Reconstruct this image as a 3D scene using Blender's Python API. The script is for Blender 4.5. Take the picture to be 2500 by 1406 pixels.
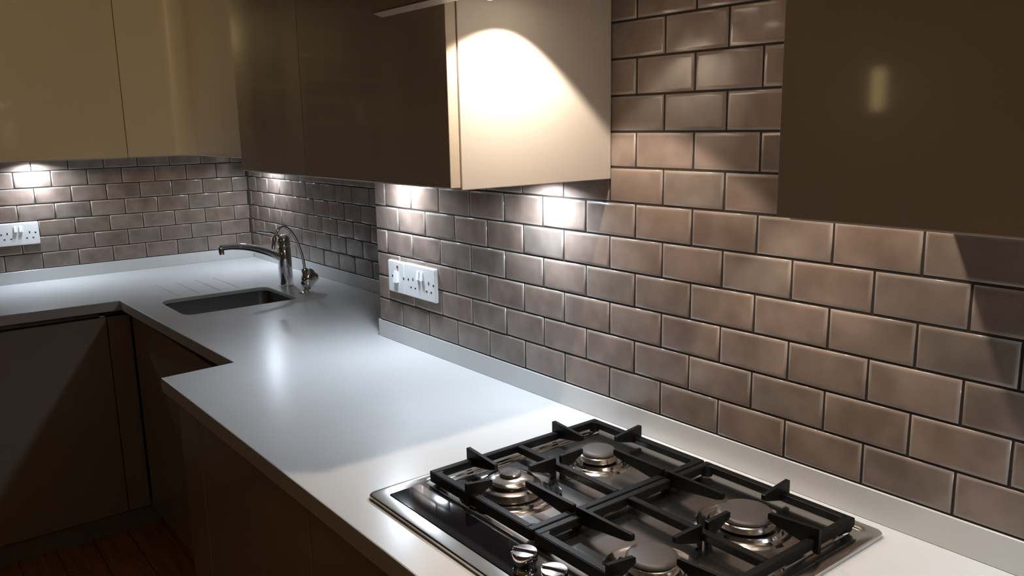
import bpy, bmesh, math, random
from mathutils import Matrix, Vector
random.seed(7)
for o in list(bpy.data.objects): bpy.data.objects.remove(o)
SC = bpy.context.scene
COL = SC.collection
PI = math.pi

# ------------------------------------------------------------------ camera
cam = bpy.data.objects.new('camera', bpy.data.cameras.new('camera')); COL.objects.link(cam)
cam.data.sensor_fit = 'HORIZONTAL'; cam.data.sensor_width = 36; cam.data.lens = 29.02
cam.data.clip_start = 0.02
R_ = (-0.61666466, -0.78697823, -0.01974761); U_ = (0.14192518, -0.13581454, 0.98051601); F_ = (0.77432677, -0.60184689, -0.19544405)
CP = (-1.92672834, 1.11642854, 1.49204087)
cam.matrix_world = Matrix(((R_[0], U_[0], -F_[0], CP[0]), (R_[1], U_[1], -F_[1], CP[1]), (R_[2], U_[2], -F_[2], CP[2]), (0, 0, 0, 1)))
SC.camera = cam

# ------------------------------------------------------------------ world, lights, exposure
w = bpy.data.worlds.new('world'); SC.world = w; w.use_nodes = True
w.node_tree.nodes['Background'].inputs[0].default_value = (0.10, 0.075, 0.05, 1)
w.node_tree.nodes['Background'].inputs[1].default_value = 0.05
SC.view_settings.view_transform = 'Standard'; SC.view_settings.look = 'None'
SC.view_settings.exposure = 0.0; SC.view_settings.gamma = 1.0; SC.view_settings.use_curve_mapping = False
LED_W = 2.3; LED_C = (0.75, 0.86, 1.0)
HOOD_W = 12.0; HOOD_C = (1.0, 0.85, 0.715)
CEIL_W = 3.2; CEIL_C = (1.0, 0.70, 0.40)
FILL_W = 150.0; FILL_C = (1.0, 0.73, 0.34)  # power and colour of the added spotlights

# ------------------------------------------------------------------ measured frame of the room (metres)
XB = 1.864           # back wall tile face
YR = -0.2904         # recessed wall tile face
XE = 0.1259          # end of the boxed-out wall
TP, TH = 0.13311, 0.06529
ZW, ZU = 0.900, 0.9505
ZC = 1.390           # underside of wall cabinets
YF = 0.365           # front of the near wall cabinets

# ------------------------------------------------------------------ materials
def mat(name, col, rough=.5, metal=0., coat=0., spec=None, emit=None, est=0., var=0., vscale=20., bump=0., bscale=60., coatr=.05, aniso=None):
    m = bpy.data.materials.new(name); m.use_nodes = True
    nt = m.node_tree; b = nt.nodes['Principled BSDF']
    b.inputs['Base Color'].default_value = (*col, 1); b.inputs['Roughness'].default_value = rough
    b.inputs['Metallic'].default_value = metal; b.inputs['Coat Weight'].default_value = coat; b.inputs['Coat Roughness'].default_value = coatr
    if spec is not None: b.inputs['Specular IOR Level'].default_value = spec
    if emit: b.inputs['Emission Color'].default_value = (*emit, 1); b.inputs['Emission Strength'].default_value = est
    tc = nt.nodes.new('ShaderNodeTexCoord')
    if var > 0:
        n = nt.nodes.new('ShaderNodeTexNoise'); n.inputs['Scale'].default_value = vscale; n.inputs['Detail'].default_value = 4
        if aniso:
            mp = nt.nodes.new('ShaderNodeMapping'); mp.inputs['Scale'].default_value = aniso
            nt.links.new(tc.outputs['Object'], mp.inputs[0]); nt.links.new(mp.outputs[0], n.inputs['Vector'])
        else: nt.links.new(tc.outputs['Object'], n.inputs['Vector'])
        mx = nt.nodes.new('ShaderNodeMix'); mx.data_type = 'RGBA'
        mx.inputs[6].default_value = (*[c*(1-var) for c in col], 1); mx.inputs[7].default_value = (*[min(1, c*(1+var)) for c in col], 1)
        nt.links.new(n.outputs['Fac'], mx.inputs[0]); nt.links.new(mx.outputs[2], b.inputs['Base Color'])
    if bump > 0:
        n2 = nt.nodes.new('ShaderNodeTexNoise'); n2.inputs['Scale'].default_value = bscale; n2.inputs['Detail'].default_value = 3
        nt.links.new(tc.outputs['Object'], n2.inputs['Vector'])
        bp = nt.nodes.new('ShaderNodeBump'); bp.inputs['Strength'].default_value = bump; bp.inputs['Distance'].default_value = .002
        nt.links.new(n2.outputs['Fac'], bp.inputs['Height']); nt.links.new(bp.outputs[0], b.inputs['Normal'])
    return m

M = dict(
    door=mat('gloss_mushroom_lacquer', (.58, .49, .385), .26, coat=.42, coatr=.06, var=.02, vscale=3),
    side=mat('satin_cream_panel', (.60, .54, .47), .42, var=.02, vscale=3),
    curvedoor=mat('satin_mushroom_lacquer', (.58, .49, .385), .50, coat=.04, coatr=.2, var=.02, vscale=3),
    basedoor=mat('shaded_mushroom_lacquer', (.34, .285, .235), .22, coat=.5, coatr=.05, var=.02, vscale=3),  # base doors: their shade is darkened into the lacquer colour
    rail=mat('dark_recessed_rail', (.16, .12, .09), .5, var=.05),
    plinth=mat('taupe_plinth', (.30, .26, .22), .45, var=.04),
    stone=mat('white_quartz', (.63, .63, .62), .25, spec=.5, var=.035, vscale=9, bump=.05, bscale=14),
    steel=mat('brushed_steel', (.58, .56, .53), .20, 1, var=.06, vscale=8),
    polished=mat('polished_steel', (.70, .68, .65), .13, 1, var=.04),
    sinksteel=mat('satin_sink_steel', (.30, .29, .28), .33, 1, var=.08, vscale=30, aniso=(1, 1, 12)),
    chrome=mat('chrome', (.90, .90, .93), .08, 1, var=.01),
    brass=mat('heated_burner_metal', (.52, .47, .43), .22, 1, var=.15, vscale=50),
    iron=mat('black_cast_iron', (.006, .0055, .005), .45, spec=.18, var=.3, vscale=80, bump=.15, bscale=500),
    cap=mat('matt_enamel_burner_cap', (.060, .050, .046), .50, var=.1, vscale=60),
    glass=mat('black_control_glass', (.003, .003, .004), .04, coat=.1, var=.01),
    plastic=mat('white_plastic', (.80, .80, .80), .25, var=.01),
    hole=mat('dark_pin_hole', (.01, .01, .01), .6, var=.05),
    neon=mat('red_neon', (.45, .02, .03), .25, var=.05),
    grout=mat('dark_brown_grout', (.024, .014, .010), .85, var=.2, vscale=200, bump=.4, bscale=600),
    plaster=mat('painted_plaster', (.34, .29, .23), .7, var=.03, bump=.1, bscale=200),
    ceil=mat('ceiling_paint', (.42, .39, .34), .8, var=.02),
    hoodwhite=mat('pale_hood_edge', (.34, .29, .245), .35, var=.02),
    lens=mat('cool_led_lens', (.9, .9, .9), .3, emit=(.85, .92, 1.0), est=14, var=.01),
    hlens=mat('warm_hood_lens', (.9, .9, .9), .3, emit=(1.0, .86, .70), est=12, var=.01),
    frame=mat('window_frame_paint', (.70, .64, .54), .4, var=.02),
    night=mat('dark_window_pane', (.008, .008, .010), .04, coat=.3, var=.01),
    glintglow=mat('yellow_glint_glow', (.9, .8, .5), .3, emit=(1.0, .78, .36), est=9.0, var=.01),  # glow of the strip added for the doorway glint
    ceillamp=mat('warm_ceiling_lamp_glass', (.9, .85, .7), .3, emit=(1.0, .74, .42), est=2.0, var=.01),
    backing=mat('floor_underlay', (.05, .03, .02), .9, var=.1),
)

def tile_material():
    m = bpy.data.materials.new('crackle_glazed_tile'); m.use_nodes = True
    nt = m.node_tree; N = nt.nodes; Lk = nt.links; b = N['Principled BSDF']
    oi = N.new('ShaderNodeObjectInfo'); tc = N.new('ShaderNodeTexCoord')
    off = N.new('ShaderNodeVectorMath'); off.operation = 'MULTIPLY_ADD'
    comb = N.new('ShaderNodeCombineXYZ')
    for i in range(3): Lk.new(oi.outputs['Random'], comb.inputs[i])
    Lk.new(comb.outputs[0], off.inputs[0]); off.inputs[1].default_value = (37, 91, 53); Lk.new(tc.outputs['Object'], off.inputs[2])
    n = N.new('ShaderNodeTexNoise'); n.inputs['Scale'].default_value = 13; n.inputs['Detail'].default_value = 2.5; Lk.new(off.outputs[0], n.inputs['Vector'])
    ramp = N.new('ShaderNodeValToRGB'); e = ramp.color_ramp.elements
    e[0].position = .32; e[0].color = (.160, .126, .106, 1); e[1].position = .70; e[1].color = (.262, .214, .186, 1)
    Lk.new(n.outputs['Fac'], ramp.inputs[0])
    # a tint of its own for each tile
    tint = N.new('ShaderNodeValToRGB'); te = tint.color_ramp.elements
    te[0].position = 0; te[0].color = (.90, .91, .89, 1); te[1].position = 1; te[1].color = (1.07, .99, .95, 1)
    t2 = te.new(.5); t2.color = (1.02, .93, .88, 1)
    Lk.new(oi.outputs['Random'], tint.inputs[0])
    mul = N.new('ShaderNodeMix'); mul.data_type = 'RGBA'; mul.blend_type = 'MULTIPLY'; mul.inputs[0].default_value = 1
    Lk.new(ramp.outputs[0], mul.inputs[6]); Lk.new(tint.outputs[0], mul.inputs[7])
    # the glaze runs thin and pale along the tile's own edge
    at = N.new('ShaderNodeAttribute'); at.attribute_name = 'rim'
    pw = N.new('ShaderNodeMath'); pw.operation = 'POWER'; Lk.new(at.outputs['Fac'], pw.inputs[0]); pw.inputs[1].default_value = 1.6
    sc = N.new('ShaderNodeMath'); sc.operation = 'MULTIPLY'; Lk.new(pw.outputs[0], sc.inputs[0]); sc.inputs[1].default_value = .30
    rim = N.new('ShaderNodeMix'); rim.data_type = 'RGBA'; rim.inputs[7].default_value = (.50, .45, .40, 1)
    Lk.new(sc.outputs[0], rim.inputs[0]); Lk.new(mul.outputs[2], rim.inputs[6]); Lk.new(rim.outputs[2], b.inputs['Base Color'])
    b.inputs['Roughness'].default_value = .27; b.inputs['Coat Weight'].default_value = .35; b.inputs['Coat Roughness'].default_value = .10
    n2 = N.new('ShaderNodeTexNoise'); n2.inputs['Scale'].default_value = 16; n2.inputs['Detail'].default_value = 2; Lk.new(off.outputs[0], n2.inputs['Vector'])
    bp = N.new('ShaderNodeBump'); bp.inputs['Strength'].default_value = .55; bp.inputs['Distance'].default_value = .004
    Lk.new(n2.outputs['Fac'], bp.inputs['Height']); Lk.new(bp.outputs[0], b.inputs['Normal'])
    return m
M['tile'] = tile_material()

def plank_material():
    m = bpy.data.materials.new('orange_oak_plank'); m.use_nodes = True
    nt = m.node_tree; N = nt.nodes; Lk = nt.links; b = N['Principled BSDF']
    oi = N.new('ShaderNodeObjectInfo'); tc = N.new('ShaderNodeTexCoord')
    mp = N.new('ShaderNodeMapping'); mp.inputs['Scale'].default_value = (1.5, 22, 22); Lk.new(tc.outputs['Object'], mp.inputs[0])
    comb = N.new('ShaderNodeCombineXYZ'); sc = N.new('ShaderNodeMath'); sc.operation = 'MULTIPLY'; sc.inputs[1].default_value = 50
    Lk.new(oi.outputs['Random'], sc.inputs[0]); Lk.new(sc.outputs[0], comb.inputs[0]); Lk.new(comb.outputs[0], mp.inputs['Location'])
    n = N.new('ShaderNodeTexNoise'); n.inputs['Scale'].default_value = 3; n.inputs['Detail'].default_value = 5; Lk.new(mp.outputs[0], n.inputs['Vector'])
    r = N.new('ShaderNodeValToRGB'); r.color_ramp.elements[0].position = .3; r.color_ramp.elements[0].color = (.40, .15, .038, 1)
    r.color_ramp.elements[1].position = .7; r.color_ramp.elements[1].color = (.66, .30, .085, 1)
    Lk.new(n.outputs['Fac'], r.inputs[0]); Lk.new(r.outputs[0], b.inputs['Base Color']); b.inputs['Roughness'].default_value = .32
    return m
M['plank'] = plank_material()

# ------------------------------------------------------------------ object helpers (all coordinates are world coordinates)
def wloc(o):
    v = Vector((0, 0, 0))
    while o: v += o.location; o = o.parent
    return v
def thing(name, label, cat, loc=(0, 0, 0), group=None):
    o = bpy.data.objects.new(name, None); COL.objects.link(o); o.location = loc; o.empty_display_size = .05
    o['label'] = label; o['category'] = cat
    if group: o['group'] = group
    return o
def struct(o): o['kind'] = 'structure'; return o
def obj(name, bm, m, parent=None, loc=None, smooth=False, label=None):
    me = bpy.data.meshes.new(name)
    base = Vector(loc) if loc else (Vector((0, 0, 0)))
    bmesh.ops.recalc_face_normals(bm, faces=bm.faces)
    bmesh.ops.translate(bm, verts=bm.verts, vec=-(wloc(parent) if parent else Vector((0, 0, 0))) - base)
    for f in bm.faces: f.smooth = smooth
    bm.to_mesh(me); bm.free()
    me.materials.append(M[m]); o = bpy.data.objects.new(name, me); COL.objects.link(o)
    o.location = base
    if parent: o.parent = parent
    if smooth: 
        try: me.set_sharp_from_angle(angle=math.radians(38))
        except Exception: pass
    if label: o['label'] = label
    return o
def BM(): return bmesh.new()
def box(bm, x0, x1, y0, y1, z0, z1, bev=0, seg=2):
    x0, x1 = sorted((x0, x1)); y0, y1 = sorted((y0, y1)); z0, z1 = sorted((z0, z1))
    g = bmesh.ops.create_cube(bm, size=1)['verts']
    for v in g: v.co = ((x0+x1)/2+v.co.x*(x1-x0), (y0+y1)/2+v.co.y*(y1-y0), (z0+z1)/2+v.co.z*(z1-z0))
    if bev:
        es = {e for v in g for e in v.link_edges}
        bmesh.ops.bevel(bm, geom=list(es), offset=bev, segments=seg, profile=.5, affect='EDGES')
    return bm
def bx(*a, **k): return box(BM(), *a, **k)
def rrect(x0, x1, y0, y1, r, n=6):
    pts = []
    for cx, cy, a0 in ((x1-r, y1-r, 0), (x0+r, y1-r, 90), (x0+r, y0+r, 180), (x1-r, y0+r, 270)):
        for i in range(n+1):
            a = math.radians(a0+90*i/n); pts.append((cx+r*math.cos(a), cy+r*math.sin(a)))
    return pts
def loft(bm, rings, cap0=True, cap1=True, closed=True):
    vs = [[bm.verts.new(p) for p in r] for r in rings]
    n = len(vs[0])
    for a, b in zip(vs, vs[1:]):
        for i in range(n if closed else n-1): bm.faces.new((a[i], a[(i+1) % n], b[(i+1) % n], b[i]))
    if cap0: bm.faces.new(list(reversed(vs[0])))
    if cap1: bm.faces.new(vs[-1])
    return bm
def plate(bm, x0, x1, y0, y1, z0, z1, r, bev=.001):
    loft(bm, [[(x, y, z0) for x, y in rrect(x0, x1, y0, y1, r)], [(x, y, z1-bev) for x, y in rrect(x0, x1, y0, y1, r)],
              [(x, y, z1-bev*.3) for x, y in rrect(x0+bev*.3, x1-bev*.3, y0+bev*.3, y1-bev*.3, r-bev*.3)],
              [(x, y, z1) for x, y in rrect(x0+bev, x1-bev, y0+bev, y1-bev, max(r-bev, .0005))]])
    return bm
def lathe(bm, cx, cy, prof, n=40, cap0=True, cap1=True):
    return loft(bm, [[(cx+r*math.cos(2*PI*i/n), cy+r*math.sin(2*PI*i/n), z) for i in range(n)] for r, z in prof], cap0, cap1)
def tube(bm, pts, rad, n=12):
    P = [Vector(p) for p in pts]; rs = rad if isinstance(rad, (list, tuple)) else [rad]*len(P)
    rings = []; up = None
    for i, p in enumerate(P):
        t = (P[min(i+1, len(P)-1)]-P[max(i-1, 0)]).normalized()
        if up is None: up = t.cross(Vector((1, .3, .2))).normalized()
        up = (up - t*up.dot(t)).normalized(); s = t.cross(up)
        rings.append([tuple(p+(up*math.cos(2*PI*k/n)+s*math.sin(2*PI*k/n))*rs[i]) for k in range(n)])
    return loft(bm, rings)
def smoothpath(pts, k=6):
    P = [Vector(p) for p in pts]; out = []
    for i in range(len(P)-1):
        a, b, c, d = P[max(i-1, 0)], P[i], P[i+1], P[min(i+2, len(P)-1)]
        for j in range(k):
            t = j/k; out.append(.5*((2*b)+(c-a)*t+(2*a-5*b+4*c-d)*t*t+(3*b-a-3*c+d)*t**3))
    out.append(P[-1]); return [tuple(v) for v in out]
def prism_y(bm, prof, y0, y1):      # profile in x,z extruded along y
    return loft(bm, [[(x, y0, z) for x, z in prof], [(x, y1, z) for x, z in prof]])
def prism_x(bm, prof, x0, x1):      # profile in y,z extruded along x
    return loft(bm, [[(x0, y, z) for y, z in prof], [(x1, y, z) for y, z in prof]])
def prism_z(bm, prof, z0, z1): return loft(bm, [[(x, y, z0) for x, y in prof], [(x, y, z1) for x, y in prof]])

# ------------------------------------------------------------------ room shell
WT = .010   # tile + adhesive depth
X0, Y1, ZT = -4.3, 2.75, 2.42
wall_right = struct(obj('wall_right', bx(X0-.1, XE, -.42, -WT, 0, ZT), 'plaster'))
wall_recess = struct(obj('wall_recess', bx(XE, XB+WT, YR-WT-.12, YR-WT, 0, ZT), 'plaster'))
wall_back = struct(obj('wall_back', bx(XB+WT, XB+WT+.12, YR-WT-.12, Y1+.1, 0, ZT), 'plaster'))
wall_left = struct(obj('wall_left', bx(X0-.1, XB+WT, Y1, Y1+.1, 0, ZT), 'plaster'))
wall_front = struct(obj('wall_front', bx(X0-.1, X0, -WT, Y1, 0, ZT), 'plaster'))
ceiling = struct(obj('ceiling', bx(X0-.1, XB+.13, -.45, Y1+.1, ZT, ZT+.1), 'ceil'))
floor = struct(obj('floor', bx(X0-.1, XB+.13, -.45, Y1+.1, -.08, -.0125), 'backing'))

# wooden floor, plank by plank
pm = {}
def plank_mesh(L):
    if L not in pm:
        bm = bx(-L/2, L/2, -.0595, .0595, -.012, 0, bev=.0015, seg=1); me = bpy.data.meshes.new('floor_plank'); bm.to_mesh(me); bm.free(); me.materials.append(M['plank']); pm[L] = me
    return pm[L]
y = .32; row = 0
while y < 2.68:
    x = 1.20 - (row*.41) % 1.1; start = 1.34
    segs = [(start, x)] if start-x > .1 else []
    while x > -3.9: segs.append((x, x-1.1)); x -= 1.1
    for a, b in segs:
        L = round(a-b-.002, 3); o = bpy.data.objects.new('floor_plank', plank_mesh(L)); COL.objects.link(o); o.parent = floor
        o.location = ((a+b)/2, y, random.uniform(-.0004, 0))
    y += .121; row += 1

# ------------------------------------------------------------------ tiles
tmesh = {}
GAP = .0038
def tile_mesh(w_, h_):
    key = (round(w_, 3), round(h_, 3))
    if key in tmesh: return tmesh[key]
    hw, hh = w_/2-GAP/2, h_/2-GAP/2
    i = min(.0065, hw*.45, hh*.45)
    V = []; rim = []
    def ring(ix, yy, r):
        for sx, sz in ((-1, -1), (1, -1), (1, 1), (-1, 1)): V.append((sx*(hw-ix), yy, sz*(hh-ix))); rim.append(r)
    ring(0, -.0068, 1); ring(0, -.0016, 1); ring(.0014, -.0003, 1); ring(i, 0.0, 0)
    F = []
    for a in (0, 4, 8):
        for k in range(4): F.append((a+k, a+(k+1) % 4, a+4+(k+1) % 4, a+4+k))
    F.append((12, 13, 14, 15))
    me = bpy.data.meshes.new('tile'); me.from_pydata(V, [], F)
    bm = BM(); bm.from_mesh(me); bmesh.ops.recalc_face_normals(bm, faces=bm.faces)
    # open-backed shell: make sure the front points outward (+y)
    f = max(bm.faces, key=lambda q: q.calc_center_median().y)
    if f.normal.y < 0: bmesh.ops.reverse_faces(bm, faces=bm.faces)
    bm.to_mesh(me); bm.free()
    at = me.attributes.new('rim', 'FLOAT', 'POINT')
    for k, r in enumerate(rim): at.data[k].value = r
    me.materials.append(M['tile']); me.shade_smooth(); tmesh[key] = me; return me
def lay(parent, kind, row, s0, s1):
    # one tile on a wall; s runs along the wall
    wd = s1-s0
    if wd < .012: return
    o = bpy.data.objects.new('tile', tile_mesh(wd, TH)); COL.objects.link(o)
    c = (s0+s1)/2; z = ZU+(row+.5)*TH; j = random.uniform(-.0006, .0003)
    tilt = math.radians(.38)
    rx, rz = random.uniform(-tilt, tilt), random.uniform(-tilt, tilt)*.6
    if kind == 'right': o.location = (c, j, z); o.rotation_euler = (rx, 0, rz)
    elif kind == 'recess': o.location = (c, YR+j, z); o.rotation_euler = (rx, 0, rz)
    else: o.location = (XB-j, c, z); o.rotation_euler = (rx*0, rx, PI/2+rz)
    o.parent = parent
def course(parent, kind, row, origin, lo, hi):
    s = origin - TP*20
    while s < hi:
        a, b = max(s, lo), min(s+TP, hi)
        if b-a > .012: lay(parent, kind, row, a, b)
        s += TP
for r in range(7): course(wall_right, 'right', r, (TP/2 if r % 2 else 0), -2.45, XE)
for r in range(7, 13): course(wall_right, 'right', r, (TP/2 if r % 2 else 0), -1.47, -.76)
for r in range(7): course(wall_recess, 'recess', r, 1.1660 + (0 if r % 2 else TP/2), XE+.004, XB-.002)
for r in range(7): course(wall_back, 'back', r, -.2168 + (TP/2 if r % 2 else 0), YR+.002, 1.08)
obj('grout', bx(-2.46, XE-.0005, -WT, -.0022, ZU-.002, ZU+7*TH), 'grout', wall_right)
obj('grout', bx(-1.48, -.75, -WT, -.0022, ZU+7*TH, ZU+13*TH), 'grout', wall_right)
obj('grout', bx(XE, XB, YR-WT, YR-.0022, ZU-.002, ZU+7*TH), 'grout', wall_recess)
obj('grout', bx(XB+.0022, XB+WT, YR, 1.085, ZU-.002, ZU+7*TH), 'grout', wall_back)

# ------------------------------------------------------------------ worktop with sink cut-out and drainer grooves
def worktop():
    outer = [(-2.60, .600), (.1319, .6080), (.1456, .4235), (1.2079, .4515), (1.2450, 1.30), (1.2450, 2.20), (XB+WT-.001, 2.20), (XB+WT-.001, YR-WT+.001), (XE, YR-WT+.001), (XE, -WT+.001), (-2.60, -WT+.001)]
    sink = rrect(.795, 1.098, -.044, .348, .035, 6)
    grooves = [rrect(1.135, 1.44, yy-.004, yy+.004, .0039, 3) for yy in (.268, .193, .117, .045)]
    z1, z0 = ZW, ZW-.035
    def inset(P, d):
        out = []
        for i, p in enumerate(P):
            a, c = Vector(P[i-1]), Vector(P[(i+1) % len(P)]); b = Vector(p)
            e1 = (b-a).normalized(); e2 = (c-b).normalized()
            n1 = Vector((-e1.y, e1.x)); n2 = Vector((-e2.y, e2.x)); m_ = (n1+n2); k = d/max(.2, (1+n1.dot(n2)))
            out.append(tuple(b+m_*k))
        return out
    def area(P): return sum(P[i-1][0]*P[i][1]-P[i][0]*P[i-1][1] for i in range(len(P)))/2
    sgn = 1 if area(outer) > 0 else -1
    bm = BM()
    def loopv(P, z): return [bm.verts.new((x, y_, z)) for x, y_ in P]
    def loope(vs): return [bm.edges.get((vs[i-1], vs[i])) or bm.edges.new((vs[i-1], vs[i])) for i in range(len(vs))]
    def strip(a, b):
        for i in range(len(a)): bm.faces.new((a[i-1], a[i], b[i], b[i-1]))
    rings = [loopv(inset(outer, sgn*d), z) for d, z in ((.0028, z1), (.0009, z1-.0008), (0, z1-.0028), (0, z0+.002), (.002, z0))]
    for a, b in zip(rings, rings[1:]): strip(a, b)
    # rings of the sink hole are grown away from the hole for the eased edge
    ss = 1 if area(sink) > 0 else -1
    s_r = [loopv(inset(sink, ss*d), z) for d, z in ((-.002, z1), (0, z1-.002), (0, z1-.013), (-.022, z1-.0135), (-.022, z0))]
    for a, b in zip(s_r, s_r[1:]): strip(a, b)
    top = loope(rings[0])+loope(s_r[0])
    for g in grooves:
        gs = 1 if area(g) > 0 else -1
        t = loopv(g, z1); b = loopv(inset(g, gs*.0022), z1-.0022); strip(t, b); bm.faces.new(b); top += loope(t)
    def uniq(es): return list(dict.fromkeys(es))
    bmesh.ops.triangle_fill(bm, use_beauty=True, edges=uniq(top))
    bmesh.ops.triangle_fill(bm, use_beauty=True, edges=uniq(loope(rings[-1])+loope(s_r[-1])))
    return bm
wt = thing('worktop', 'white quartz L-shaped worktop with stepped front edge, sink cut-out and drainer grooves', 'worktop', (-.6, .3, ZW-.035))
obj('slab', worktop(), 'stone', wt)
e_ = .0012
for (a, b, c, d, t) in ((-2.60, XE, -WT+.001, e_, 'right'), (XE, XB-.011, YR-WT+.001, YR+e_, 'recess'), (XB-e_, XB+WT-.001, YR-WT+.001, 2.2, 'back')):
    obj('upstand', bx(a, b, c, d, ZW+.0002, ZU-.0012, bev=.0008, seg=1), 'stone', wt)
obj('upstand', bx(XE+.0002, XE+.010, YR, e_, ZW+.0002, ZU-.0012), 'stone', wt)

# ------------------------------------------------------------------ base cabinets
def base_cab(label, group, axis, s0, s1, front, back, doors, flip=1, rail=True, plinth_d=.05, door_only=False):
    # axis 'x': runs along x, front at y=front facing +y ; axis 'y': runs along y, front at x=front facing -x
    c = (s0+s1)/2
    loc = (c, (front+back)/2, 0) if axis == 'x' else ((front+back)/2, c, 0)
    t = thing('base_cabinet', label, 'cabinet', loc, group)
    def B(sa, sb, da, db, z0, z1, **k):     # d = depth behind the door face
        if axis == 'x': return bx(sa, sb, front-da, front-db, z0, z1, **k)
        return bx(front+da, front+db, sa, sb, z0, z1, **k)
    D = abs(front-back); g = .0015
    bm = BM()
    for sa, sb, da, db, z0, z1 in ((s0+g, s0+.018, .021, D, .10, .863), (s1-.018, s1-g, .021, D, .10, .863), (s0+.018, s1-.018, .021, D, .10, .118), (s0+.018, s1-.018, D-.008, D, .118, .863)):
        if axis == 'x': box(bm, sa, sb, front-da, front-db, z0, z1)
        else: box(bm, front+da, front+db, sa, sb, z0, z1)
    obj('carcass', bm, 'side', t)
    n = doors
    for i in range(n):
        a, b = s0+(s1-s0)*i/n+g, s0+(s1-s0)*(i+1)/n-g
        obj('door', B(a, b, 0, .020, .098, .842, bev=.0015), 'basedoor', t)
    obj('handle_rail', B(s0+g, s1-g, .021, .034, .846, .8635), 'rail', t)
    obj('plinth', B(s0, s1, plinth_d, plinth_d+.016, 0.0005, .094), 'plinth', t)
    return t
gb = 'near run base cabinets'
base_cab('narrow mushroom gloss filler cabinet at the worktop step', None, 'x', -.045, .104, .582, 0.02, 1)
base_cab('mushroom gloss base cabinet right of the narrow filler, left of the hob', None, 'x', -.645, -.047, .582, 0.02, 1)
base_cab('mushroom gloss base cabinet under the left part of the gas hob', None, 'x', -1.245, -.647, .582, 0.02, 1)
base_cab('mushroom gloss base cabinet past the right end of the gas hob', None, 'x', -1.845, -1.247, .582, 0.02, 1)
base_cab('shallow set-back base cabinet under the sink, between worktop step and corner', None, 'x', .125, 1.208, .418, -.28, 2)
base_cab('mushroom gloss base cabinet on the back run, tall door left of the inside corner', None, 'y', .497, 1.095, 1.232, 1.86, 1)
base_cab('mushroom gloss base cabinet at the far left of the back run', None, 'y', 1.097, 1.695, 1.246, 1.86, 1)
cf = thing('corner_filler', 'slim gloss filler panel in the inside corner of the base cabinets', 'panel', (1.24, .455, 0))
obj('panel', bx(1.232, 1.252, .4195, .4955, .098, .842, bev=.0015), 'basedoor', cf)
obj('handle_rail', bx(1.254, 1.266, .4195, .4955, .846, .8635), 'rail', cf)
obj('plinth', bx(1.282, 1.298, .36, .4965, .0005, .094), 'plinth', cf)

# ------------------------------------------------------------------ sink
sk = thing('sink', 'undermounted stainless steel sink bowl with rounded corners set in the worktop', 'sink', (.947, .152, ZW-.22))
def sink_bowl():
    R = []
    def rr(d, r, z): return [(x, y_, z) for x, y_ in rrect(.795+d, 1.098-d, -.044+d, .348-d, r, 6)]
    bm = BM()
    zt = ZW-.0145
    loft(bm, [rr(-.010, .045, zt-.0015), rr(-.010, .045, zt), rr(.0, .035, zt), rr(.004, .033, zt-.17), rr(.012, .03, zt-.188), rr(.03, .02, zt-.194)], cap0=False, cap1=True)
    return bm
obj('bowl', sink_bowl(), 'sinksteel', sk, smooth=True)
obj('drain', lathe(BM(), .947, .152, [(.045, ZW-.2105), (.045, ZW-.2075), (.038, ZW-.2065), (.030, ZW-.2085), (.001, ZW-.2085)]), 'chrome', sk, smooth=True)

# ------------------------------------------------------------------ mixer tap
tx, ty = 1.057, -.109
tp = thing('mixer_tap', 'chrome mixer tap with thick column and long low spout behind the sink', 'tap', (tx, ty, ZW))
obj('body', lathe(BM(), tx, ty, [(.0285, ZW+.0005), (.0285, ZW+.003), (.0268, ZW+.005), (.0255, ZW+.10), (.0248, ZW+.150), (.0238, ZW+.1515)]), 'chrome', tp, smooth=True)
obj('handle_cap', lathe(BM(), tx, ty, [(.0236, ZW+.1525), (.0248, ZW+.154), (.0246, ZW+.172), (.0235, ZW+.183), (.020, ZW+.191), (.012, ZW+.196), (.002, ZW+.197)]), 'chrome', tp, smooth=True)
obj('lever', tube(BM(), smoothpath([(tx, ty+.012, ZW+.188), (tx, ty+.040, ZW+.206), (tx, ty+.070, ZW+.2135), (tx, ty+.098, ZW+.2195)]), [.006]*6+[.0048]*7+[.0042]*6), 'chrome', tp, smooth=True)
sp = smoothpath([(tx, ty+.015, ZW+.108), (tx, ty+.060, ZW+.134), (tx, ty+.130, ZW+.160), (tx, ty+.190, ZW+.1705), (tx, ty+.232, ZW+.171), (tx, ty+.242, ZW+.170)])
obj('spout', tube(BM(), sp, [.0150-.0045*i/(len(sp)-1) for i in range(len(sp))], 16), 'chrome', tp, smooth=True)
obj('aerator', lathe(BM(), tx, ty+.236, [(.0085, ZW+.146), (.0098, ZW+.147), (.0098, ZW+.170), (.008, ZW+.178), (.003, ZW+.1805)], 24), 'chrome', tp, smooth=True)

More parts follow.
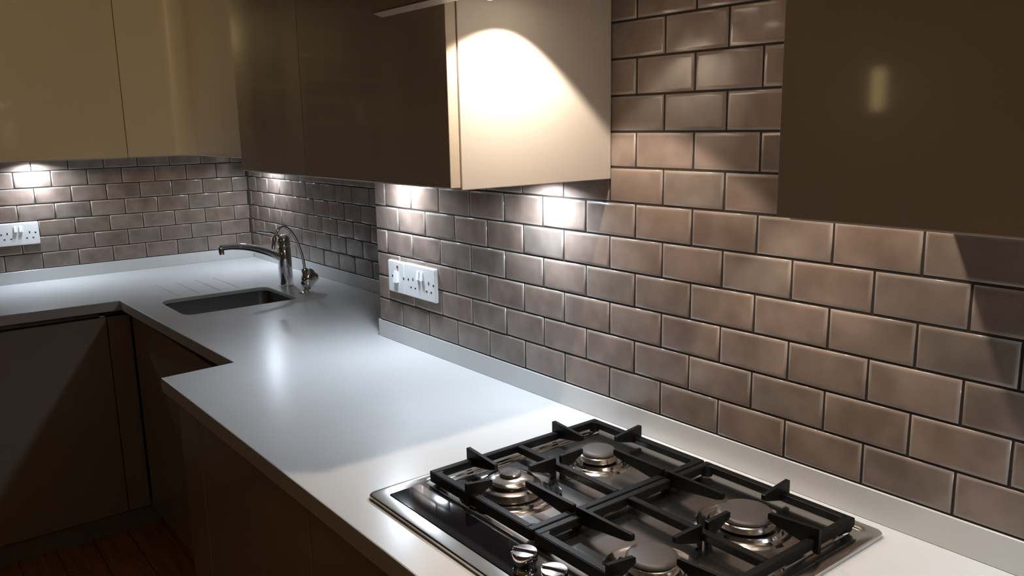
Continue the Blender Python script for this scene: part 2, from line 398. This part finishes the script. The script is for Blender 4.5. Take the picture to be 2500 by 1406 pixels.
# ------------------------------------------------------------------ filter tap with swan neck
fx, fy = .877, -.108
ft = thing('filter_tap', 'small chrome filter tap with thin swan neck beside the mixer tap', 'tap', (fx, fy, ZW))
obj('base_ring', lathe(BM(), fx, fy, [(.026, ZW+.0005), (.0265, ZW+.002), (.020, ZW+.0045), (.012, ZW+.006), (.009, ZW+.016), (.010, ZW+.022)], 28), 'chrome', ft, smooth=True)
bm = BM(); bmesh.ops.create_uvsphere(bm, u_segments=24, v_segments=14, radius=1)
bmesh.ops.scale(bm, verts=bm.verts, vec=(.023, .028, .040)); bmesh.ops.rotate(bm, verts=bm.verts, cent=(0, 0, 0), matrix=Matrix.Rotation(math.radians(16), 3, 'X'))
bmesh.ops.translate(bm, verts=bm.verts, vec=(fx, fy-.012, ZW+.048)); obj('body', bm, 'chrome', ft, smooth=True)
obj('collar', lathe(BM(), fx, fy+.000, [(.0115, ZW+.062), (.0115, ZW+.086), (.0095, ZW+.090), (.006, ZW+.091)], 20), 'chrome', ft, smooth=True)
bm = BM(); bmesh.ops.create_uvsphere(bm, u_segments=18, v_segments=10, radius=1)
bmesh.ops.scale(bm, verts=bm.verts, vec=(.010, .016, .018)); bmesh.ops.translate(bm, verts=bm.verts, vec=(fx-.004, fy-.034, ZW+.052)); obj('lever', bm, 'chrome', ft, smooth=True)
nk = smoothpath([(fx, fy, ZW+.088), (fx, fy+.006, ZW+.136), (fx, fy+.028, ZW+.205), (fx, fy+.060, ZW+.246), (fx, fy+.084, ZW+.244), (fx, fy+.100, ZW+.222), (fx, fy+.106, ZW+.208)])
obj('swan_neck', tube(BM(), nk, .0052), 'chrome', ft, smooth=True)
obj('outlet', tube(BM(), [(fx, fy+.105, ZW+.2185), (fx, fy+.106, ZW+.210), (fx, fy+.112, ZW+.176), (fx, fy+.1125, ZW+.172)], [.0058, .0088, .0062, .0058]), 'chrome', ft, smooth=True)

# ------------------------------------------------------------------ gas hob
HX, HY, HZ = -.790, .030, ZW   # far/back corner; a runs towards the camera (-x), b into the room (+y)
def hp(a, b): return (HX-a, HY+b)
hob = thing('gas_hob', 'stainless steel four-burner gas hob with black glass control strip', 'hob', (HX-.3, HY+.255, HZ))
def hob_plate():
    bm = BM()
    def rr(a0, a1, b0, b1, r, z): return [(x, y_, z) for x, y_ in rrect(HX-a1, HX-a0, HY+b0, HY+b1, r, 6)]
    r_ = [rr(.002, .598, .002, .508, .010, HZ+.0004), rr(0, .60, 0, .51, .012, HZ+.0012), rr(0, .60, 0, .51, .012, HZ+.0062), rr(.0015, .5985, .0015, .5085, .011, HZ+.0080), rr(.004, .596, .004, .506, .010, HZ+.0085),
          rr(.014, .586, .014, .418, .016, HZ+.0085), rr(.018, .582, .018, .414, .014, HZ+.0068), rr(.0185, .5815, .0185, .4135, .014, HZ+.0050), rr(.024, .576, .024, .408, .012, HZ+.0042)]
    loft(bm, r_); return bm
obj('steel_plate', hob_plate(), 'steel', hob, smooth=True)
# raised pressed ridges
for a0 in (.030, .041, .296, .560):
    for b0, b1 in ((.034, .196), (.214, .396)):
        bm = BM(); x0, y0 = hp(a0+.006, b0); x1, y1 = hp(a0, b1)
        loft(bm, [[(x, y_, HZ+.0040) for x, y_ in rrect(x0, x1, y0, y1, .0029, 4)], [(x, y_, HZ+.0066) for x, y_ in rrect(x0+.0012, x1-.0012, y0+.0012, y1-.0012, .0017, 4)]])
        obj('pressed_ridge', bm, 'polished', hob, smooth=True)
bm = BM(); plate(bm, HX-.570, HX-.030, HY+.427, HY+.486, HZ+.0075, HZ+.0097, .004, .0008)
obj('control_glass', bm, 'glass', hob)
# burners: (a, b, cap radius, kind)
def burner(a, b, rc, wok=False):
    x, y_ = hp(a, b); z = HZ+.0042
    R = rc+.030
    bmr = lathe(BM(), x, y_, [(R+.004, z), (R, z+.0026), (R-.004, z+.0022), (R-.007, z-.0002+.001), (R-.013, z+.0012), (R-.016, z+.0050), (R-.020, z+.0052), (R-.024, z+.0030), (rc*.5, z+.0025)], 48)
    d = obj('burner_ring', bmr, 'polished', hob, smooth=True)
    if not wok:
        obj('burner_head', lathe(BM(), x, y_, [(rc-.003, z+.002), (rc-.001, z+.0035), (rc+.0025, z+.006), (rc+.0025, z+.0145), (rc, z+.0165), (rc-.004, z+.017)], 48), 'brass', d, smooth=True)
        obj('burner_cap', lathe(BM(), x, y_, [(rc-.005, z+.0168), (rc+.0005, z+.0175), (rc+.001, z+.0205), (rc-.001, z+.0228), (rc-.006, z+.0240), (.002, z+.0250)], 48), 'cap', d, smooth=True)
    else:
        obj('burner_head', lathe(BM(), x, y_, [(.050, z+.003), (.052, z+.005), (.050, z+.016), (.047, z+.018), (.036, z+.0185), (.034, z+.020), (.034, z+.0235)], 48), 'brass', d, smooth=True)
        obj('flame_ring', lathe(BM(), x, y_, [(.038, z+.0240), (.0395, z+.0255), (.037, z+.0275), (.026, z+.0305), (.020, z+.0320)], 48), 'polished', d, smooth=True)
        obj('burner_cap', lathe(BM(), x, y_, [(.0155, z+.0318), (.0180, z+.0330), (.0180, z+.0352), (.0165, z+.0370), (.002, z+.0378)], 36), 'polished', d, smooth=True)
    ix, iy = hp(a-.5*rc-.008, b-.87*rc-.010)
    obj('igniter', lathe(BM(), ix, iy, [(.0022, z+.001), (.0022, z+.007), (.0010, z+.011)], 10), 'cap', d, smooth=True)
burner(.145, .130, .0300); burner(.455, .130, .0405); burner(.145, .327, .050, True); burner(.452, .327, .0340)
# knobs
for a in (.350, .410, .470, .530):
    x, y_ = hp(a, .463)
    k = obj('knob', lathe(BM(), x, y_, [(.0165, HZ+.0098), (.0150, HZ+.012), (.0150, HZ+.020), (.0178, HZ+.026), (.0180, HZ+.035), (.0165, HZ+.0375), (.001, HZ+.0380)], 32), 'chrome', hob, smooth=True)
    bm = bx(x-.0165, x+.0165, y_-.0026, y_+.0026, HZ+.036, HZ+.0405, bev=.0012); bmesh.ops.rotate(bm, verts=bm.verts, cent=(x, y_, 0), matrix=Matrix.Rotation(math.radians(28), 3, 'Z'))
    obj('pointer', bm, 'chrome', k)

# pan supports
ZB0, ZB1, ZFt, ZLt = HZ+.0145, HZ+.0275, HZ+.0395, HZ+.0455
def bar(bm, a0, a1, b0, b1, z0=ZB0, z1=ZB1): x0, y0 = hp(a1, b0); x1, y1 = hp(a0, b1); return box(bm, x0, x1, y0, y1, z0, z1, bev=.0012, seg=1)
def finger(pa, d, L, outer=True, tip=0):
    # vertical plate starting at pa=(a,b) running L along direction d (unit axis in a,b)
    t = .0032
    zt = ZLt if outer else ZFt
    prof = [(0, HZ+.0088 if outer else ZB0-.010), (.007, HZ+.0088 if outer else ZB0-.010), (.013, ZB0+.001), (L-.010, HZ+.0265), (L, HZ+.0305), (L, ZFt-.0012), (L-.0015, ZFt), (.002, zt), (0, zt-.001)]
    bm = BM(); rings = []
    for s in (-t, t):
        ring = []
        for u, z in prof:
            a = pa[0]+d[0]*u+(s if d[0] == 0 else 0); b = pa[1]+d[1]*u+(s if d[1] == 0 else 0)
            x, y_ = hp(a, b); ring.append((x, y_, z))
        rings.append(ring)
    return loft(bm, rings)
def grate(label, a0, a1, ac, bc1, bc2, far):
    c = hp((a0+a1)/2, .22)
    t = thing('pan_support', label, 'pan support', (c[0], c[1], HZ+.0085), 'cast iron pan supports on the gas hob')
    bm = BM(); b0, b1, W = .030, .408, .0125
    bar(bm, a0, a0+W, b0, b1); bar(bm, a1-W, a1, b0, b1); bar(bm, a0+W, a1-W, b0, b0+W); bar(bm, a0+W, a1-W, b1-W, b1)
    bar(bm, a0+W, a1-W, .219, .219+W)
    # front bar is a taller skirt
    obj('frame', bm, 'iron', t)
    bm = BM(); bar(bm, a0+.003, a1-.003, b1-.005, b1+.0015, HZ+.0095, ZB1-.0008); obj('skirt', bm, 'iron', t)
    bm = BM(); bar(bm, a0+.003, a1-.003, b0-.0015, b0+.005, HZ+.0105, ZB1-.0008); obj('skirt', bm, 'iron', t)
    for aa in (a0+.010, a1-.010):
        for bb in (b0+.010, b1-.010):
            x, y_ = hp(aa, bb); obj('foot', lathe(BM(), x, y_, [(.0095, HZ+.0086), (.0105, HZ+.0105), (.0105, ZB0+.003), (.009, ZB1-.001)], 20), 'iron', t, smooth=True)
    oa, od = (a0-.006, 1) if far else (a1+.006, -1)          # outer side along a
    ia, idr = (a1-.0015, -1) if far else (a0+.0015, 1)          # joint side
    for bc in (bc1, bc2):
        g = .040
        obj('finger', finger((oa, bc), (od, 0), abs(ac-oa)-g), 'iron', t)
        obj('finger', finger((ia, bc), (idr, 0), abs(ia-ac)-g, outer=False), 'iron', t)
    obj('finger', finger((ac, b0-.006), (0, 1), bc1-b0+.006-.042), 'iron', t)
    obj('finger', finger((ac, b1+.006), (0, -1), b1+.006-bc2-.040), 'iron', t)
    obj('finger', finger((ac, .219), (0, -1), .219-bc1-.040, outer=False), 'iron', t)
    obj('finger', finger((ac, .2315), (0, 1), bc2-.2315-.038, outer=False), 'iron', t)
    return t
grate('black cast iron pan support over the left pair of burners, farther from camera', .030, .2985, .145, .130, .325, True)
grate('black cast iron pan support over the right pair of burners, nearer the camera', .3015, .570, .455, .130, .325, False)

# ------------------------------------------------------------------ wall cabinets
def wall_cab(label, axis, s0, s1, front, back, ndoor, zb=ZC, top=2.12, split=None):
    c = (s0+s1)/2; loc = (c, (front+back)/2, zb) if axis == 'x' else ((front+back)/2, c, zb)
    t = thing('wall_cabinet', label, 'cabinet', loc)
    def B(sa, sb, da, db, z0, z1, **k):
        if axis == 'x': return bx(sa, sb, front-da, front-db, z0, z1, **k)
        return bx(front+da, front+db, sa, sb, z0, z1, **k)
    D = abs(front-back)
    obj('carcass', B(s0+(.0 if s0 > -1 else 0), s1-(.001 if s1 < -1 else 0), .0225, D, zb-.0045, top, bev=.0012), 'side', t)
    for i in range(ndoor):
        fr = [0, split, 1] if split else [j/ndoor for j in range(ndoor+1)]; a, b = s0+(s1-s0)*fr[i], s0+(s1-s0)*fr[i+1]
        obj('door', B(a+(.0012 if i else 0), b-(.0012 if i < ndoor-1 else 0), 0, .0195, zb, top, bev=.0009), 'door', t)
    return t
wall_cab('two-door gloss wall cabinet left of the hood with a brightly lit cream end panel', 'x', -.803, .128, YF, .0006, 2, split=.594)
wall_cab('dark gloss wall cabinet right of the hood, nearest the camera', 'x', -2.015, -1.415, YF, .0006, 1)
wall_cab('set-back gloss wall cabinet over the sink, mostly hidden behind the hob-side cabinet', 'x', .131, 1.4385, .060, YR+.0006, 2, zb=1.3935)
wall_cab('gloss wall cabinet at the left end of the back run', 'y', .299, .93, 1.517, XB-.0006, 1, zb=1.3935)
# slim straight panel + concave curved corner
cc = thing('corner_wall_cabinet', 'corner wall cabinet with a narrow door and concave curved front', 'cabinet', (1.6, .1, 1.3935))
def curve_pts(r, n=14, off=0):
    # concave quarter curve from the back run front (x=1.517) round to the recessed run front (y=.060)
    cx, cy, rx, ry = 1.440, .135, 1.517-1.440, .135-.060
    return [(cx+(rx+off)*math.cos(-PI/2*(i/n)), cy+(ry+off)*math.sin(-PI/2*(i/n))) for i in range(n+1)]
inner = [(1.517, .2965)]+curve_pts(0); outer_ = list(reversed(curve_pts(0, off=.0195)))+[(1.5365, .2965)]
obj('curved_door', prism_z(BM(), inner+outer_, 1.3935, 2.12), 'curvedoor', cc, smooth=True)
obj('carcass', prism_z(BM(), [(1.540, .2965), (XB-.0006, .2965), (XB-.0006, YR+.0006), (1.440, YR+.0006), (1.440, .036)] + list(reversed(curve_pts(0, off=.0235)))[1:-1] + [(1.5405, .135)], 1.389, 2.12), 'side', cc)

# ------------------------------------------------------------------ cooker hood
hd = thing('cooker_hood', 'boxed-in cooker hood with pale bottom edge and warm spot lamps above the hob', 'hood', (-1.109, .25, 1.65))
obj('housing', bx(-1.4135, -.8045, .0006, .478, 1.725, 2.12, bev=.001), 'side', hd)
fp = BM()
prism_z(fp, [(-1.405, .482), (-.812, .482), (-.842, .515), (-1.385, .515)], 1.651, 2.12)
obj('front_panel', fp, 'door', hd)
obj('bottom_edge', prism_z(BM(), [(-1.404, .4825), (-.8135, .4825), (-.8425, .5145), (-1.384, .5145)], 1.6485, 1.6508), 'hoodwhite', hd)
obj('filter_panel', bx(-1.39, -.828, .03, .455, 1.7185, 1.7245, bev=.001), 'steel', hd)
# main lamps recessed in the underside, and a pair of small lit lenses by the front edge
for lx, ly, ang, ax in ((-.900, .245, 106, .06), (-1.290, .245, 78, -.16)):
    bz = obj('lamp_bezel', lathe(BM(), lx, ly, [(.036, 1.7184), (.036, 1.712), (.033, 1.709), (.030, 1.711), (.029, 1.714)], 32, cap1=False), 'polished', hd, smooth=True)
    obj('lamp_lens', lathe(BM(), lx, ly, [(.028, 1.716), (.028, 1.712), (.002, 1.711)], 28), 'hlens', bz, smooth=True)
    l = bpy.data.lights.new('hood_lamp_light', 'SPOT'); l.energy = HOOD_W; l.color = HOOD_C; l.spot_size = math.radians(ang); l.spot_blend = .14; l.shadow_soft_size = .010
    o = bpy.data.objects.new('hood_lamp_light', l); COL.objects.link(o); o.parent = hd; o.location = Vector((lx, ly, 1.704))-wloc(hd); o.rotation_euler = Vector((ax, .08 if ang > 90 else -.06, -1)).to_track_quat('-Z', 'Y').to_euler()
for lx, ly in ((-.905, .352), (-1.312, .352)):
    bz = obj('front_lamp_housing', lathe(BM(), lx, ly, [(.026, 1.7184), (.026, 1.700), (.024, 1.680), (.021, 1.678), (.020, 1.684)], 28, cap1=False), 'polished', hd, smooth=True)
    obj('front_lamp_lens', lathe(BM(), lx, ly, [(.0195, 1.684), (.0195, 1.680), (.014, 1.6735), (.002, 1.671)], 24), 'hlens', bz, smooth=True)

# ------------------------------------------------------------------ under-cabinet lamps
LEDS = [(XB-.062, .583, 1.389, 'cool LED puck lamp lighting the back wall above the double socket'),
        (1.530, YR+.064, 1.389, 'cool LED puck lamp under the corner cabinet behind the taps'),
        (-.062, .066, 1.3855, 'cool LED puck lamp above the cooker switch and socket'),
        (-.640, .066, 1.3855, 'cool LED puck lamp under the lit end panel beside the hood'),
        (-1.930, .066, 1.3855, 'cool LED puck lamp under the dark wall cabinet nearest the camera')]
for x, y_, z, lab in LEDS:
    t = thing('cabinet_lamp', lab, 'lamp', (x, y_, z), None)
    obj('housing', lathe(BM(), x, y_, [(.033, z-.0002), (.034, z-.0012), (.034, z-.0052), (.0325, z-.0060), (.029, z-.0058), (.0285, z-.0040)], 28, cap1=False), 'polished', t, smooth=True)
    obj('lens', lathe(BM(), x, y_, [(.028, z-.0030), (.028, z-.0040), (.002, z-.0044)], 24), 'lens', t, smooth=True)
    l = bpy.data.lights.new('led_light', 'AREA'); l.energy = LED_W; l.color = LED_C; l.shape = 'DISK'; l.size = .045; l.spread = math.radians(158)
    o = bpy.data.objects.new('led_light', l); COL.objects.link(o); o.parent = t; o.location = (0, 0, -.0062)

# ------------------------------------------------------------------ sockets and switch
def rocker(t, x, z, hw, hh, facey, tilt=1):
    return prism_x(BM(), [(facey, z-hh), (facey+.0045, z-hh), (facey+.0022, z+hh), (facey, z+hh)], x-hw, x+hw)
def faceplate(name, lab, x0, x1, z0, z1, screws, pins, rockers, extra=None, back=False):
    # built on the right wall (faces +y); the back-wall one is turned afterwards
    t = thing(name, lab, 'socket' if pins else 'switch', ((x0+x1)/2, .0, (z0+z1)/2))
    bm = BM()
    loft(bm, [[(x, y_, z) for x, z in rrect(x0+i, x1-i, z0+i, z1-i, .004)] for i, y_ in ((0, .0008), (0, .006), (.0008, .0082), (.003, .0094))])
    obj('plate', bm, 'plastic', t)
    for sx, sz in screws:
        bm = lathe(BM(), 0, 0, [(.0032, 0), (.0032, .0004), (.0005, .0006)], 16); bmesh.ops.rotate(bm, verts=bm.verts, cent=(0, 0, 0), matrix=Matrix.Rotation(-PI/2, 3, 'X'))
        bmesh.ops.translate(bm, verts=bm.verts, vec=(sx, .0093, sz)); obj('screw', bm, 'hole', t)
    for (px, pz, w2, h2) in pins:
        obj('pin_hole', bx(px-w2, px+w2, .0085, .0097, pz-h2, pz+h2), 'hole', t)
    for (rx, rz, w2, h2, dp) in rockers:
        obj('rocker', prism_x(BM(), [(.009, rz-h2), (.0094+dp, rz-h2), (.0094+dp*.45, rz+h2), (.009, rz+h2)], rx-w2, rx+w2), 'plastic', t)
    if extra: extra(t)
    return t
def neon_extra(t):
    obj('neon_indicator', bx(-.0045, .0040, .009, .0108, 1.1155, 1.1215, bev=.0006), 'neon', t, label='small red neon indicator')
    obj('marking', bx(-.0025, .0035, .0090, .00955, 1.1065, 1.1080), 'hole', t)
faceplate('cooker_switch', 'white switch plate with red neon beside the double socket on the right wall', -.0336, .0524, 1.0455, 1.1330,
          [(.0286, 1.0900), (-.0295, 1.0898)], [], [(.0062, 1.0905, .0085, .0150, .0085)], neon_extra)
pin = lambda ex, ez, d: [(ex, ez, .0021, .0042), (ex+d, ez-.0222, .0033, .0021), (ex-d, ez-.0222, .0033, .0021)]
faceplate('double_socket', 'white double wall socket next to the red-neon switch on the right wall', -.1855, -.0340, 1.0455, 1.1340,
          [(-.0545, 1.0905), (-.1765, 1.0905)], pin(-.0775, 1.0935, .0108) + pin(-.1548, 1.0935, .0108), [(-.1055, 1.1085, .0058, .0115, .0055), (-.1240, 1.1085, .0058, .0115, .0055)])
t = faceplate('double_socket', 'white double wall socket on the back tiled wall, left edge of the picture', -.0732, .0732, 1.0545, 1.1435,
              [(-.0595, 1.1010), (.0595, 1.1010)], pin(-.0388, 1.1035, .0112) + pin(.0388, 1.1035, .0112), [(-.0090, 1.1195, .0056, .0115, .0055), (.0090, 1.1195, .0056, .0115, .0055)])
t.location = (XB, .6560, (1.0545+1.1435)/2); t.rotation_euler = (0, 0, PI/2)

# ------------------------------------------------------------------ the rest of the room, seen only as reflections in the gloss doors, and some added lights
wn = struct(bpy.data.objects.new('window_1', None)); COL.objects.link(wn); wn.location = (XB+WT, 1.75, 1.65)
obj('pane', bx(XB+.0030, XB+.0070, .975, 2.30, 1.14, 2.21), 'night', wn)
bm = BM()
for yy, hw in ((.99, .02), (1.16, .010), (1.275, .045), (1.415, .008), (1.505, .008), (1.595, .008), (1.685, .008), (1.80, .05), (2.28, .03)): box(bm, XB-.016, XB+.009, yy-hw, yy+hw, 1.13, 2.22)
for k in range(9): box(bm, XB-.014, XB+.009, 1.32, 1.75, 1.305+k*.105-.007, 1.305+k*.105+.007)
for zz in (1.14, 1.33, 1.683, 1.985, 2.21): box(bm, XB-.013, XB+.009, .99, 1.275, zz-.012, zz+.012)
for zz in (1.14, 2.21): box(bm, XB-.015, XB+.009, 1.75, 2.30, zz-.015, zz+.015)
obj('window_frame', bm, 'frame', wn)
sc_ = thing('glint_strip', 'narrow upright yellow glow added on the left wall for the doorway glint in the cabinet door', 'lamp', (-.23, Y1, 1.595))  # glowing strip added so the gloss door mirrors a doorway glint
obj('backplate', bx(-.262, -.198, Y1-.012, Y1-.0005, 1.48, 1.71, bev=.002), 'polished', sc_)
obj('shade', bx(-.242, -.218, Y1-.045, Y1-.0125, 1.515, 1.672, bev=.003), 'glintglow', sc_)
cl = thing('ceiling_light', 'round warm ceiling light behind the camera', 'lamp', (-3.1, 1.45, ZT))
obj('shade', lathe(BM(), -3.1, 1.45, [(.17, ZT-.0005), (.17, ZT-.03), (.15, ZT-.07), (.08, ZT-.09), (.005, ZT-.095)], 32), 'ceillamp', cl, smooth=True)
l = bpy.data.lights.new('ceiling_lamp_light', 'AREA'); l.shape = 'DISK'; l.size = .34; l.energy = CEIL_W; l.color = CEIL_C
o = bpy.data.objects.new('ceiling_lamp_light', l); COL.objects.link(o); o.parent = cl; o.location = (0, 0, -.11)

def fill_spot(x, y_, target, power, size, lab):  # unseen spotlight, added to brighten whatever it aims at
    tk = thing('added_spot', lab, 'lamp', (x, y_, ZT))
    aim = Vector(target) - Vector((x, y_, ZT-.10)); q = aim.to_track_quat('-Z', 'Y')
    obj('mount', lathe(BM(), x, y_, [(.04, ZT-.0005), (.04, ZT-.02), (.008, ZT-.021), (.008, ZT-.06)], 24), 'polished', tk, smooth=True)
    bm = lathe(BM(), 0, 0, [(.02, .06), (.035, .045), (.038, -.05), (.034, -.05), (.030, -.03)], 28); bmesh.ops.rotate(bm, verts=bm.verts, cent=(0, 0, 0), matrix=q.to_matrix())
    bmesh.ops.translate(bm, verts=bm.verts, vec=(x, y_, ZT-.10)); obj('spot_head', bm, 'polished', tk, smooth=True)
    l = bpy.data.lights.new('added_spot_light', 'SPOT'); l.energy = power; l.color = FILL_C; l.spot_size = math.radians(size); l.spot_blend = .7; l.shadow_soft_size = .22
    o = bpy.data.objects.new('added_spot_light', l); COL.objects.link(o); o.parent = tk; o.location = Vector((0, 0, -.10)) + aim.normalized()*.18; o.rotation_euler = q.to_euler()
fill_spot(-2.6, 2.2, (1.5, .42, 1.80), FILL_W, 21, 'added unseen spotlight behind the camera that brightens the back wall cabinets')
fill_spot(-2.3, 2.5, (1.86, 1.50, 1.75), 170.0, 13, 'added unseen spotlight behind the camera that brightens the window for its reflection')
